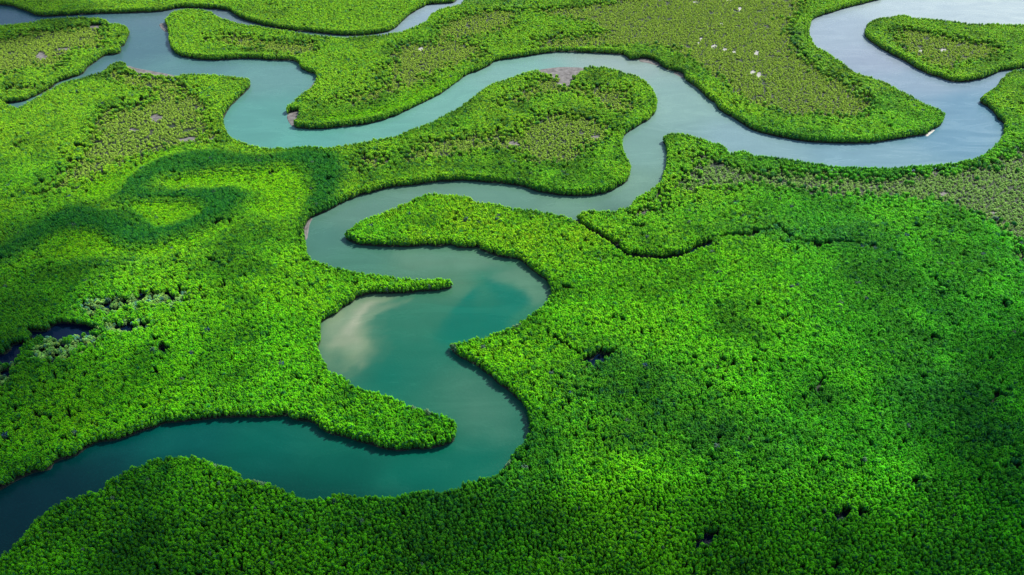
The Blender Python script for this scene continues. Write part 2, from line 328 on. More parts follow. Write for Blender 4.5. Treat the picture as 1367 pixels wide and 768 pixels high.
bed = mesh_obj('ground', [(-30000, -30000, -1.6), (30000, -30000, -1.6), (30000, 30000, -1.6), (-30000, 30000, -1.6)], [(0, 1, 2, 3)], M_BED)
bed['kind'] = 'structure'
for i, (nm, G) in enumerate(LANDS):
    slab('island' if nm == 'island' else 'land', [G], 0.30 + 0.004*i, 0.5, 1.6, M_LAND)
mudG = [flat_poly(p, 0.3, 3) for p in MUDBANKS]
slab('mud_bank', mudG, 0.34, 1.5, 0.6, M_MUD)
panG = [blob(p[0], p[1], p[2]*.75, p[3]*.75, seed=i) for i, p in enumerate(PANS)]
mpanG = [blob(*p, seed=i+50) for i, p in enumerate(MUDPANS)]
slab('salt_flat', panG, 0.35, 0.4, 0.1, M_PALE)
E_ = flat_poly(MARSH[12], 2.0)
for q in range(200):
    x_ = random.uniform(E_[:, 0].min(), E_[:, 0].max()); y_ = random.uniform(E_[:, 1].min(), E_[:, 1].max())
    if inside(E_, np.array([x_]), np.array([y_]))[0] and noise.noise(Vector((x_*.02, y_*.02, 2))) > -.1 and not any(abs(g[:, 0].mean()-x_) < 16 and abs(g[:, 1].mean()-y_) < 16 for g in mpanG):
        r_ = random.uniform(1.5, 4.2); a_ = np.linspace(0, 2*math.pi, 13)[:-1]
        mpanG.append(np.stack([x_+r_*1.7*np.cos(a_)*(1+.3*np.sin(3*a_+q)), y_+r_*np.sin(a_)*(1+.3*np.cos(2*a_+q))], 1))
slab('mud_flat', mpanG, 0.345, 0.4, 0.1, M_MUD)
beachG = [flat_poly(p, 0.3, 3) for p in BEACH]
slab('beach', beachG, 0.42, 1.5, 0.6, M_SAND)

def sheet(name, P, z, mat):
    bm = bmesh.new(); bm.faces.new([bm.verts.new((p[0], p[1], z)) for p in (P if area2(P) > 0 else P[::-1])])
    bmesh.ops.triangulate(bm, faces=bm.faces[:])
    me = bpy.data.meshes.new(name); bm.to_mesh(me); bm.free(); me.materials.append(mat)
    o = bpy.data.objects.new(name, me); COL.objects.link(o); o['kind'] = 'structure'
    return o
M_POOL, nt, n_, l_ = new_mat('dark_pool_water')
o_ = N(n_, 'ShaderNodeOutputMaterial'); d_ = N(n_, 'ShaderNodeBsdfPrincipled'); d_.inputs['Base Color'].default_value = (0.003, 0.012, 0.035, 1); d_.inputs['Specular IOR Level'].default_value = 0.25
d_.inputs['Roughness'].default_value = 0.1; d_.inputs['IOR'].default_value = 1.33
nz_ = N(n_, 'ShaderNodeTexNoise'); nz_.inputs['Scale'].default_value = .7; bp_ = N(n_, 'ShaderNodeBump'); bp_.inputs['Strength'].default_value = .1
l_.new(nz_.outputs[0], bp_.inputs['Height']); l_.new(bp_.outputs[0], d_.inputs['Normal']); l_.new(d_.outputs[0], o_.inputs[0])
for P in POOLG: sheet('pool', P, 0.36, M_POOL)
hole_polys = [blob(x, y+(3 if y > 430 else 1.5), rx*(.55+.45*((i*7) % 10)/10), ry*(.6+.4*((i*3) % 10)/10)+(2.5 if y > 430 else 1.2), seed=i+200, z=1.0) for i, (x, y, rx, ry) in enumerate(HOLES)]
for P in hole_polys[16:40]: sheet('pool', P, 0.358, M_POOL)
for P in [flat_poly(p, 0.3, 3) for p in PALE]: sheet('pool', P, 0.354, M_POOL)

# water sheet, creek shade and sky sheen painted in along with its silt load
WCTRL = [  # bearing -> water colour, with creek shade, corner dimming and sky sheen painted in
 (800,318,(0,.03,.05)),(840,343,(0,.02,.04)),(900,342,(0,.02,.04)),(40,660,(0.0,0.050,0.062)),(-60,700,(0.0,0.045,0.056)),(150,590,(0.0,0.072,0.076)),(250,590,(0.0,0.085,0.080)),(350,600,(0.0,0.105,0.085)),(450,630,(0.0,0.115,0.085)),(560,630,(0.0,0.120,0.090)),  # first three points darken the creek in place of bank shade
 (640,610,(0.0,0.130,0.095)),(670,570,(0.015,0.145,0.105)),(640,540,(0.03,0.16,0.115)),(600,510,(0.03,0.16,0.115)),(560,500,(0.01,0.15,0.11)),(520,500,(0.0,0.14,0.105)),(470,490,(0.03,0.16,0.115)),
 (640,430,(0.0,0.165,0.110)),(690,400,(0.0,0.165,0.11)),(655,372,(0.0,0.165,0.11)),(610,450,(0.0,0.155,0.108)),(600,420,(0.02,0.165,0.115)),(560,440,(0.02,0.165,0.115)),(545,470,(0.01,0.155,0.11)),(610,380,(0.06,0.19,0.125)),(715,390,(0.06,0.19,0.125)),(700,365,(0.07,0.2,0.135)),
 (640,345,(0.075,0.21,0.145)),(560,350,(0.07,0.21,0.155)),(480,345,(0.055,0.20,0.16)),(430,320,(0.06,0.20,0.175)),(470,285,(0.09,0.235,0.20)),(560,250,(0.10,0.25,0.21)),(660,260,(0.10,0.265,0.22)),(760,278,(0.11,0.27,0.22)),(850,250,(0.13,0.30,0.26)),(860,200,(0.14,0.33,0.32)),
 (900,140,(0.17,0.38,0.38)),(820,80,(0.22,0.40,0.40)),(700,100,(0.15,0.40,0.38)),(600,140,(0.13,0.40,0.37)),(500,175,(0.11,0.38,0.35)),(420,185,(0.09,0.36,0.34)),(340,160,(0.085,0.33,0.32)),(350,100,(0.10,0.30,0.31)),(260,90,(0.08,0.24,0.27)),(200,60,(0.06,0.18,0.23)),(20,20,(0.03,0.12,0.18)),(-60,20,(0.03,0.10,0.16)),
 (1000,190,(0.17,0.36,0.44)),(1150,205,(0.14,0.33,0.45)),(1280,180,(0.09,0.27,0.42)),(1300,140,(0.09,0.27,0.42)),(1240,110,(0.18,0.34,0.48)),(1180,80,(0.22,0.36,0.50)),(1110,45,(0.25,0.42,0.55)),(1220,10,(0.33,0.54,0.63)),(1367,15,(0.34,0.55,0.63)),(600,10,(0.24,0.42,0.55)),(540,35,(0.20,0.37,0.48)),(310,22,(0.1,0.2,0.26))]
xs = np.concatenate([[-9000, -4000, -2200], np.arange(-1200, 1201, 4.0), [2200, 4000, 9000]])
ys = np.concatenate([[-6000, -800], np.arange(240, 1660, 4.0), [1900, 2300, 3000, 4500, 9000]])
XX, YY = np.meshgrid(xs, ys); nx, ny = len(xs), len(ys)
V = np.stack([XX.ravel(), YY.ravel(), np.zeros(nx*ny)], 1)
faces = [(j*nx+i, j*nx+i+1, (j+1)*nx+i+1, (j+1)*nx+i) for j in range(ny-1) for i in range(nx-1)]
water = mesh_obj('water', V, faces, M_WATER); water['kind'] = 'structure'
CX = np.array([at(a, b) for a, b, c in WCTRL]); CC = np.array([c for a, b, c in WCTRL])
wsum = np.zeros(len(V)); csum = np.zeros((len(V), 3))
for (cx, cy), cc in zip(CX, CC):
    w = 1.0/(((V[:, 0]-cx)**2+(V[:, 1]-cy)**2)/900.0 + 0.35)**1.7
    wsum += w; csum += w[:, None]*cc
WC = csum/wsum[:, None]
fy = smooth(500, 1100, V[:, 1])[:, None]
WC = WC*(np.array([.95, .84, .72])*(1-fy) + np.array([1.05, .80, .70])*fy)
WARP = np.array([(5*noise.noise(Vector((v[0]*.035, v[1]*.035, 21.)))+2.2*noise.noise(Vector((v[0]*.12, v[1]*.12, 22.))),
                  5*noise.noise(Vector((v[0]*.035, v[1]*.035, 23.)))+2.2*noise.noise(Vector((v[0]*.12, v[1]*.12, 24.)))) for v in V])
def soft_in(poly, sig):
    """0..1 with a soft border of sig metres"""
    P = flat_poly(poly, 0.0, 3); acc = np.zeros(len(V))
    for _ in range(14):
        a_ = rng.normal(0, 1, 2)*sig
        acc += inside(P, V[:, 0]+WARP[:, 0]+a_[0], V[:, 1]+WARP[:, 1]+a_[1])
    return acc/14
def blend(poly, col, amt, sig):
    global WC
    wv = np.array([noise.fractal(Vector((v[0]*.05, v[1]*.025, 1.7)), 1, 2, 4) for v in V])
    k = np.clip(soft_in(poly, sig)*amt*(1+0.6*wv), 0, 1)[:, None]
    WC = WC*(1-k) + np.array(col)*k
blend([(423,480),(425,452),(428,432),(445,418),(470,402),(500,393),(545,393),(520,405),(500,415),(492,440),(500,470),(480,490),(455,500)], (0.15,0.235,0.135), 0.85, 8)
blend([(432,462),(430,446),(440,430),(455,416),(474,405),(492,398),(506,397),(502,408),(492,420),(487,436),(484,452),(484,468),(476,476),(458,468),(444,466)], (0.20,0.27,0.17), 0.6, 4.0)
blend([(446,458),(452,444),(464,430),(474,417),(488,403),(503,398),(500,408),(488,421),(481,436),(478,452),(470,458),(458,460)], (0.27,0.30,0.20), 0.45, 2.8)
blend([(462,442),(470,428),(482,413),(494,405),(488,416),(478,430),(471,445)], (0.36,0.37,0.27), 0.40, 1.6)
blend([(489,424),(505,413),(530,404),(552,399),(530,408),(508,419),(494,430)], (0.17,0.25,0.15), 0.45, 2.0)
blend([(476,474),(484,478),(490,492),(482,488),(470,478)], (0.20,0.26,0.16), 0.4, 2.0)
blend([(598,418),(615,400),(655,366),(668,374),(690,385),(706,394),(700,412),(665,440),(637,449),(604,458),(580,450)], (0.0,0.128,0.082), 0.85, 3.0)
blend([(645,370),(668,362),(700,362),(728,375),(733,395),(716,408),(706,396),(690,383),(668,373)], (0.085,0.20,0.125), 0.6, 4)
blend([(600,520),(640,500),(672,530),(692,560),(680,585),(640,590),(618,575),(610,550)], (0.045,0.155,0.10), 0.5, 7)
blend([(530,330),(600,335),(640,340),(680,352),(640,365),(580,362),(540,350)], (0.10,0.22,0.145), 0.45, 8)
attr = water.data.color_attributes.new('silt_and_light', 'FLOAT_COLOR', 'POINT')
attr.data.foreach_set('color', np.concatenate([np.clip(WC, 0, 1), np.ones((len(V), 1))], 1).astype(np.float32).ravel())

# ------------------------------------------------------------------ tree prototypes
def leaf_quad(vs, fs, c, nrm, size, rnd):
    a = Vector(nrm).normalized()
    t = a.orthogonal().normalized(); t.rotate(__import__('mathutils').Quaternion(a, rnd.uniform(0, 6.28)))
    b = a.cross(t)
    s1, s2 = size*rnd.uniform(.7, 1.25), size*rnd.uniform(.45, .8)
    k = len(vs); c = Vector(c)
    fold = a*size*rnd.uniform(-.12, .25)
    vs += [c-t*s1, c-b*s2+fold, c+t*s1, c+b*s2+fold]
    fs.append((k, k+1, k+2, k+3))

def paint(me, c):
    a = me.color_attributes.get('vary') or me.color_attributes.new('vary', 'FLOAT_COLOR', 'POINT')
    a.data.foreach_set('color', np.concatenate([c, np.ones((len(c), 1))], 1).astype(np.float32).ravel())

def crown_mesh(name, seed, rad, z0, z1, nleaf, leaf, lobes=7, core=0.70, spire=0.0):
    rnd = random.Random(seed)
    hz = (z1-z0)/2; zc = (z0+z1)/2
    L = [(Vector((0, 0, zc+hz*.35)), 0.62)]
    for i in range(lobes):
        a = 6.283*i/lobes + rnd.uniform(-.4, .4); r = rad*rnd.uniform(.36, .62)
        L.append((Vector((math.cos(a)*r, math.sin(a)*r, zc + hz*rnd.uniform(-.45, .42)*(1-spire*.3))), rnd.uniform(.40, .58)))
    L.append((Vector((rnd.uniform(-.2, .2)*rad, rnd.uniform(-.2, .2)*rad, zc+hz*.55)), .45))
    vs, fs = [], []
    got = 0; tries = 0
    while got < nleaf and tries < nleaf*12:
        tries += 1
        c, r = L[rnd.randrange(len(L))]
        th, ph = rnd.uniform(0, 6.283), math.acos(rnd.uniform(-.75, 1))
        d = Vector((math.sin(ph)*math.cos(th), math.sin(ph)*math.sin(th), math.cos(ph)))
        rr = r*rnd.uniform(.82, 1.08)
        p = c + Vector((d.x*rr*rad, d.y*rr*rad, d.z*rr*hz))
        if any(((p.x-q.x)/rad/s)**2+((p.y-q.y)/rad/s)**2+((p.z-q.z)/hz/s)**2 < .62 for q, s in L if q is not c): continue
        nr = d + Vector((0, 0, 1.0*max(0.0, d.z+.05))) + Vector((rnd.gauss(0, .45), rnd.gauss(0, .45), rnd.gauss(0, .45)))
        leaf_quad(vs, fs, p, nr, leaf*rnd.uniform(.7, 1.25), rnd); got += 1
    nl = len(fs)
    bm = bmesh.new()
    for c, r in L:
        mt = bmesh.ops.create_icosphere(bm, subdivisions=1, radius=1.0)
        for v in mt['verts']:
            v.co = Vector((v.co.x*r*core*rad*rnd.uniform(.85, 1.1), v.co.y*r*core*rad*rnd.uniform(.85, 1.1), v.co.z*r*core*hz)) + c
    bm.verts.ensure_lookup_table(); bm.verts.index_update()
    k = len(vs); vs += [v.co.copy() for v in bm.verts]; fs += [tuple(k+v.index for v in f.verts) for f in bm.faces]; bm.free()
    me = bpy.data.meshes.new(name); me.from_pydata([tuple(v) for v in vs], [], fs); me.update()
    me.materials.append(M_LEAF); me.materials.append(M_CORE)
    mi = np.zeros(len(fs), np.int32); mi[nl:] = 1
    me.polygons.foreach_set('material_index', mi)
    paint(me, np.ones((len(vs), 3)))
    return me

def limb(bm, pts, r0, r1, seg=5):
    rings = []
    for i, p in enumerate(pts):
        p = Vector(p); q = Vector(pts[min(i+1, len(pts)-1)]) - Vector(pts[max(i-1, 0)])
        a = q.normalized(); t = a.orthogonal().normalized(); b = a.cross(t)
        r = r0 + (r1-r0)*i/(len(pts)-1)
        rings.append([bm.verts.new(p + (t*math.cos(6.283*k/seg)+b*math.sin(6.283*k/seg))*r) for k in range(seg)])
    for A, B in zip(rings, rings[1:]):
        for k in range(seg): bm.faces.new((A[k], A[(k+1) % seg], B[(k+1) % seg], B[k]))

def trunk_mesh(name, seed, h, rad, roots=6):
    rnd = random.Random(seed); bm = bmesh.new()
    lean = rnd.uniform(-.25, .25)
    limb(bm, [(0, 0, .9), (lean*.4, 0, h*.3), (lean, .1, h*.62)], .17, .08)
    for i in range(4):
        a = 6.283*i/4+rnd.uniform(-.5, .5)
        limb(bm, [(lean*.6, .05, h*.38), (math.cos(a)*rad*.4, math.sin(a)*rad*.4, h*.55), (math.cos(a)*rad*.62, math.sin(a)*rad*.62, h*.72)], .08, .03, 4)
    for i in range(roots):
        a = 6.283*i/roots+rnd.uniform(-.3, .3); r = rnd.uniform(.7, 1.3)
        limb(bm, [(0, 0, 1.5), (math.cos(a)*r*.55, math.sin(a)*r*.55, 1.05), (math.cos(a)*r, math.sin(a)*r, -.3)], .06, .035, 4)
    me = bpy.data.meshes.new(name); bm.to_mesh(me); bm.free(); me.materials.append(M_BARK)
    return me

def joined(name, a, b):
    bm = bmesh.new(); bm.from_mesh(a)
    me = bpy.data.meshes.new(name)
    n0 = len(bm.faces); bm.from_mesh(b); bm.faces.ensure_lookup_table()
    for f in bm.faces[n0:]: f.material_index = 2
    bm.to_mesh(me); bm.free(); paint(me, np.ones((len(me.vertices), 3)))
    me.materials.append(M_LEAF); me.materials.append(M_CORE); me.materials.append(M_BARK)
    return me

TREES, SHRUBS = [], []          # (crown mesh, trunk mesh, joined mesh)
for i in range(6):
    c = crown_mesh('mangrove_crown', 100+i, 1.30+.16*(i % 3), 0.9, 8.2+.4*(i % 2), 230, .26, lobes=5+i % 3)
    t = trunk_mesh('mangrove_trunk', 200+i, 7.0, 2.0)
    TREES.append((c, t, joined('mangrove_tree_mesh', c, t)))
def thicket_mesh(name, seed):
    """a few neighbouring trees, each with its own width, height and green"""
    rnd = random.Random(seed); vs, fs, mi, cv = [], [], [], []
    cells = [(x_, y_) for x_ in (-.95, .95) for y_ in (-1.25, 0, 1.25)]
    for cx, cy in cells:
        me = TREES[rnd.randrange(len(TREES))][2]
        a = rnd.uniform(0, 6.28); sx = .64 + .75*rnd.random()**3.0; sz_ = .93+.09*rnd.random()+.08*max(0, sx-.95)
        ox, oy = cx+rnd.uniform(-.42, .42), cy+rnd.uniform(-.38, .38)
        if rnd.random() < .05: continue
        q = .82 + .34*rnd.random()**1.2; col = np.array([q*rnd.uniform(.78, 1.22), q, q*rnd.uniform(.8, 1.4)])
        if rnd.random() < .14: col = np.array([.45, .64, 2.2])*q*1.05
        k = len(vs); ca, sa = math.cos(a)*sx, math.sin(a)*sx
        for v in me.vertices: vs.append((v.co.x*ca-v.co.y*sa+ox, v.co.x*sa+v.co.y*ca+oy, v.co.z*sz_)); cv.append(col)
        for p in me.polygons: fs.append(tuple(k+j for j in p.vertices)); mi.append(p.material_index)
    m = bpy.data.meshes.new(name); m.from_pydata(vs, [], fs); m.update()
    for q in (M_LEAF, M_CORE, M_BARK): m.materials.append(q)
    m.polygons.foreach_set('material_index', np.array(mi, np.int32)); paint(m, np.array(cv))
    return m
THICKETS = [(None, None, thicket_mesh('mangrove_thicket_mesh', 500+i)) for i in range(16)]
for i in range(4):
    c = crown_mesh('shrub_crown', 300+i, 1.75, 0.3, 3.2+.3*(i % 2), 170, .30, lobes=5)
    t = trunk_mesh('shrub_trunk', 400+i, 3.0, 1.5, 4)
    SHRUBS.append((c, t, joined('shrub_mesh', c, t)))

# ------------------------------------------------------------------ where trees stand
def scatter(s0, s1, j=.46):
    pts = []
    y = 240.0
    while y < 1820:
        sp = s0 if y < 900 else s0 + (y-900)/960*(s1-s0)
        hw = (y*CP + H*SP)*math.tan(HFOV/2)*1.12 + 20
        xs_ = np.arange(-hw, hw, sp) + rng.uniform(0, sp)
        jx = rng.uniform(-j, j, len(xs_))*sp; jy = rng.uniform(-j, j, len(xs_))*sp
        pts.append(np.stack([xs_+jx, y+jy], 1)); y += sp*.92
    return np.vstack(pts)
PT, PS = scatter(3.65, 4.8, .22), scatter(3.1, 3.5)
NEAR = 365.0
PT = PT[PT[:, 1] > NEAR+1.2]
PN = scatter(1.93, 1.93); PN = PN[PN[:, 1] < NEAR]
PE = scatter(13.0, 17.0); PE = PE[rng.uniform(0, 1, len(PE)) < .45]
def shore(step, off, sig):
    out = []
    for nm, G in LANDS:
        c = 0.0
        for i in range(len(G)):
            a, b = G[i], G[(i+1) % len(G)]; d = float(np.linalg.norm(b-a))
            if d > 60: continue
            sgn = 1 if area2(G) > 0 else -1
            inn = np.array([-(b-a)[1], (b-a)[0]])/max(d, 1e-6)*sgn
            while c < d:
                out.append(a+(b-a)*c/d + inn*abs(rng.normal(off, sig)) + (b-a)/max(d, 1e-6)*rng.normal(0, .3)); c += step*rng.uniform(.6, 1.5)
            c -= d
    out = np.array(out)
    hw = (out[:, 1]*CP + H*SP)*math.tan(HFOV/2)*1.12 + 20
    return out[(np.abs(out[:, 0]) < hw) & (out[:, 1] > 240) & (out[:, 1] < 1820)]
PB = shore(1.7, .55, .6)
PB = PB[np.array([noise.noise(Vector((x*.13, y*.13, 40.))) for x, y in PB]) > -.42]
PB2 = shore(1.75, 2.3, .5)
P = np.vstack([PT, PS, PB, PB2, PN, PE]); lay = np.concatenate([np.full(len(q), i) for i, q in enumerate((PT, PS, PB, PB2, PN, PE))])   # thickets, marsh, bank, behind bank, near trees, tall odd ones
X, Y = P[:, 0], P[:, 1]
keep = np.zeros(len(P), bool)
for nm, G in LANDS: keep |= inside(G, X, Y)
for G in POOLG + mudG + panG + mpanG + beachG + hole_polys[16:40]: keep &= ~inside(G, X, Y)
thin = np.zeros(len(P), bool)
for G in hole_polys[:16]+hole_polys[40:]: thin |= inside(G.mean(0)+(G-G.mean(0))*1.5, X+rng.normal(0, 1.2, len(X)), Y+rng.normal(0, 1.2, len(X)))
keep &= ~(thin & (rng.uniform(0, 1, len(P)) < .42))
P, lay = P[keep], lay[keep]; X, Y = P[:, 0], P[:, 1]
# distance to the bank
bp = []
for nm, G in LANDS:
    for i in range(len(G)):
        a, b = G[i], G[(i+1) % len(G)]
        d = float(np.linalg.norm(b-a))
        if d > 250: continue
        m = max(1, int(d/1.2))
        for k_ in range(m): bp.append(a+(b-a)*k_/m)
bp = np.array(bp)
kd = KDTree(len(bp))
for i, p in enumerate(bp): kd.insert((p[0], p[1], 0), i)
kd.balance()
DB = np.array([kd.find((x, y, 0))[2] for x, y in P])
gapd = np.full(len(P), 99.0)
for line, w in GAPS:
    g = np.array([at(p[0], p[1], 1.0) for p in line])
    for a, b in zip(g, g[1:]):
        ab = b-a; t = np.clip(((P-a)@ab)/(ab@ab), 0, 1)
        d = np.linalg.norm(P-(a+t[:, None]*ab), axis=1)-w
        gapd = np.minimum(gapd, d)
gapd += np.array([2.2*noise.noise(Vector((x*.08, y*.08, 12.))) for x, y in P])
ok = ((DB > np.array([3.6, 1, 0, 1.0, 3.0, 2.0])[lay]) | (lay == 2)) & (gapd > np.where(lay == 0, .9, 0))
P, DB, lay = P[ok], DB[ok], lay[ok]; X, Y = P[:, 0], P[:, 1]
n = len(P)
jx, jy = rng.normal(0, 1, n), rng.normal(0, 1, n)
def zone(polys, soft, z=6.0):
    r = np.zeros(n, bool)
    for p in polys: r |= inside(flat_poly(p, z), X+jx*soft, Y+jy*soft)
    return r
def zonew(polys, soft, z=6.0, m=12):
    wx = np.array([noise.noise(Vector((x*.03, y*.03, 51.))) for x, y in P])*soft*.9; wy = np.array([noise.noise(Vector((x*.03, y*.03, 53.))) for x, y in P])*soft*.9
    acc = np.zeros(n)
    G = [flat_poly(p, z) for p in polys]
    for a, b in rng.normal(0, 1, (m, 2))*soft:
        r = np.zeros(n, bool)
        for g in G: r |= inside(g, X+wx+a, Y+wy+b)
        acc += r
    return acc/m
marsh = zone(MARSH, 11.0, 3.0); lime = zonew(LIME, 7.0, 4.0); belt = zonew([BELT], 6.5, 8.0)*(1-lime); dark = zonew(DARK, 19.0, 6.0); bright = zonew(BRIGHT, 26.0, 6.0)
NL = np.array([noise.noise(Vector((x*.011, y*.011, .3))) for x, y in P])
NM = np.array([noise.noise(Vector((x*.035, y*.035, 4.1))) for x, y in P])
NS = np.array([noise.noise(Vector((x*.09, y*.09, 7.7))) for x, y in P])
far_marsh = (Y > 1480) & (NL > -.1) & (DB > 25)
marsh = (marsh | far_marsh) & (belt < .4) & (DB > 6)
# thin the marsh and open random gaps
gappy = (NL > .12) & (NM > -.15)
pale = zone(PALE, 4.0, 5.0)
marsh &= ~pale
drop = (marsh != (lay == 1)) | (marsh & ((NS < -.50) | (rng.uniform(0, 1, n) < .06))) | (~marsh & gappy & (DB > 8) & (rng.uniform(0, 1, n) < .10)) | (pale & (rng.uniform(0, 1, n) < .50)) | (~marsh & (NS+.5*NM < -.74) & (DB > 10)) | (~marsh & (rng.uniform(0, 1, n) < .015)) | ((lay == 5) & ((belt+lime > .3) | pale))
east = zone([MARSH[12]], 6.0, 3.0)
drop |= marsh & east & (rng.uniform(0, 1, n) < .08)
nearm = zonew(MARSH, 18.0, 4.0)
ok = ~drop
pale, east, nearm, gappy, lay = pale[ok], east[ok], nearm[ok], gappy[ok], lay[ok]
P, DB, X, Y, NL, NM, NS = P[ok], DB[ok], X[ok], Y[ok], NL[ok], NM[ok], NS[ok]
marsh, belt, lime, dark, bright = marsh[ok], belt[ok], lime[ok], dark[ok], bright[ok]
n = len(P)
U = rng.uniform(0, 1, n); U2 = rng.uniform(0, 1, n); U3 = rng.uniform(0, 1, n)

NC = np.array([noise.noise(Vector((x*.16, y*.16, 2.2))) for x, y in P])
NW = np.array([noise.fractal(Vector((x*.02, y*.02, 5.5)), 1, 2, 4) for x, y in P])
single = lay > 0
sxy = np.where(single, 0.76 + .62*U**3.0, .98+.06*U) + .05*NM
sz = np.where(single, 0.84 + .18*U2 + .12*U**3, .88+.05*U2) + .08*NM + .02*NC
sz = np.where(lay == 5, 1.0+.16*U2, sz); sxy = np.where(lay == 5, 1.25+.75*U, sxy)
sz = np.where(lay == 2, .66+.36*U2, sz); sxy = np.where(lay == 2, .85+.35*U, sxy)
bank = DB < 7
sz = np.where(bank & (lay != 2), sz*1.08, sz)
sz = np.where(~marsh & (lay != 2) & ~pale, sz*(1-nearm*(.40-.12*U3)), sz)
sz = np.where(pale, .42+.3*U2, sz); sxy = np.where(pale, 1.05+.55*U, sxy)
sz = sz*(1+.20*belt)
sz = sz*(1-.48*lime)
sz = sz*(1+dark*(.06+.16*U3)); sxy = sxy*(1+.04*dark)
sxy = np.where(marsh, .58+.42*U, sxy); sz = np.where(marsh, .55+.5*U2, sz)
sz *= 1 + .0*Y

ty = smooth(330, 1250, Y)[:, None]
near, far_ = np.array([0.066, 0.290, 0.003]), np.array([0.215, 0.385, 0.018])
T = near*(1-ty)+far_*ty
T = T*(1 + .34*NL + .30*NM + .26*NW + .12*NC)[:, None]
T *= np.where(single, 0.72+.56*U3**1.3, .95+.10*U3)[:, None]
teal = (rng.uniform(0, 1, n) < np.where(single, .10, .02)+.15*np.clip(-NW, 0, 1))[:, None]
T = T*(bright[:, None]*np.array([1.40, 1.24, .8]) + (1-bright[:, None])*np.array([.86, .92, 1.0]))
T = np.where(teal, T*np.array([.45, .66, 2.4]), T)
yel = np.clip(.36+NL*.9+NM*.5+.5*np.where(single, U2-.5, 0), 0, 1)[:, None]
T = T*(1-yel*.5) + yel*.5*T*np.array([2.3, 1.2, .8])
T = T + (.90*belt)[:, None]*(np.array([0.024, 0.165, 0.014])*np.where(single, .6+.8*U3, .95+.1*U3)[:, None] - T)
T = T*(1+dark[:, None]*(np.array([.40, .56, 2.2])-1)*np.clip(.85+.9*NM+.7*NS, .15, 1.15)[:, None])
T = T + lime[:, None]*(np.array([0.16, 0.36, 0.002])*(.9+.2*U3)[:, None] - T)
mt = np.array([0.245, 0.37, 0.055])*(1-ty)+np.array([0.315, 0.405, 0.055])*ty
T = np.where(pale[:, None], np.array([0.15, 0.275, 0.055])*(.6+.75*U3)[:, None], T)
T = np.where(marsh[:, None], 1.32*mt*(.72+.6*U3)[:, None]*(1+.25*NM)[:, None], T)
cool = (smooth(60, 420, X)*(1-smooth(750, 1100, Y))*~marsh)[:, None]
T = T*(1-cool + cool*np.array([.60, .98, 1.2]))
dead = (rng.uniform(0, 1, n) < .003)[:, None]
T = np.where(dead, np.array([0.10, 0.12, 0.07]), T)
T = np.where((marsh & east)[:, None], T*np.array([.95, 1.0, 2.0]), T)
for px_, py_ in [(600,462),(604,464),(101,608),(555,543),(573,549),(341,641),(350,645),(292,621),(677,619),(691,437),(780,488),(860,565)]:
    gx_, gy_ = at(px_, py_, 6.0); q_ = (X-gx_)**2+(Y-gy_)**2 < 3.2**2
    T[q_ & single] = (0.16, 0.20, 0.10)
T[:, 0] = np.minimum(T[:, 0], np.where(marsh, .82, .58)*T[:, 1])
T = T*2.35
T *= np.minimum(1, .84/T.max(1))[:, None]
T = np.clip(T, 0.002, .85)
ROT = rng.uniform(0, 6.283, n)
pick_t = rng.integers(0, len(TREES), n); pick_k = rng.integers(0, len(THICKETS), n); pick_s = rng.integers(0, len(SHRUBS), n)

# which stand largest in the photograph
hgt = np.where(marsh, 3.3, 8.4)*sz
wid = np.where(marsh, 3.5, 3.0)*sxy
SX, SY, SD = seen(X, Y, hgt)
SX0, SY0, SD0 = seen(X, Y, hgt*0.4)
infr = (SX > 4) & (SX < FW-4) & (SY > 3) & (SY0 < FH-4)
size = wid*(hgt*.8+wid*.6)/SD**2
def top(mask, k):
    idx = np.where(mask & infr)[0]
    return idx[np.argsort(-size[idx])[:k]]
ind_t, ind_s = top(~marsh & (lay > 1), 300), top(marsh, 300)

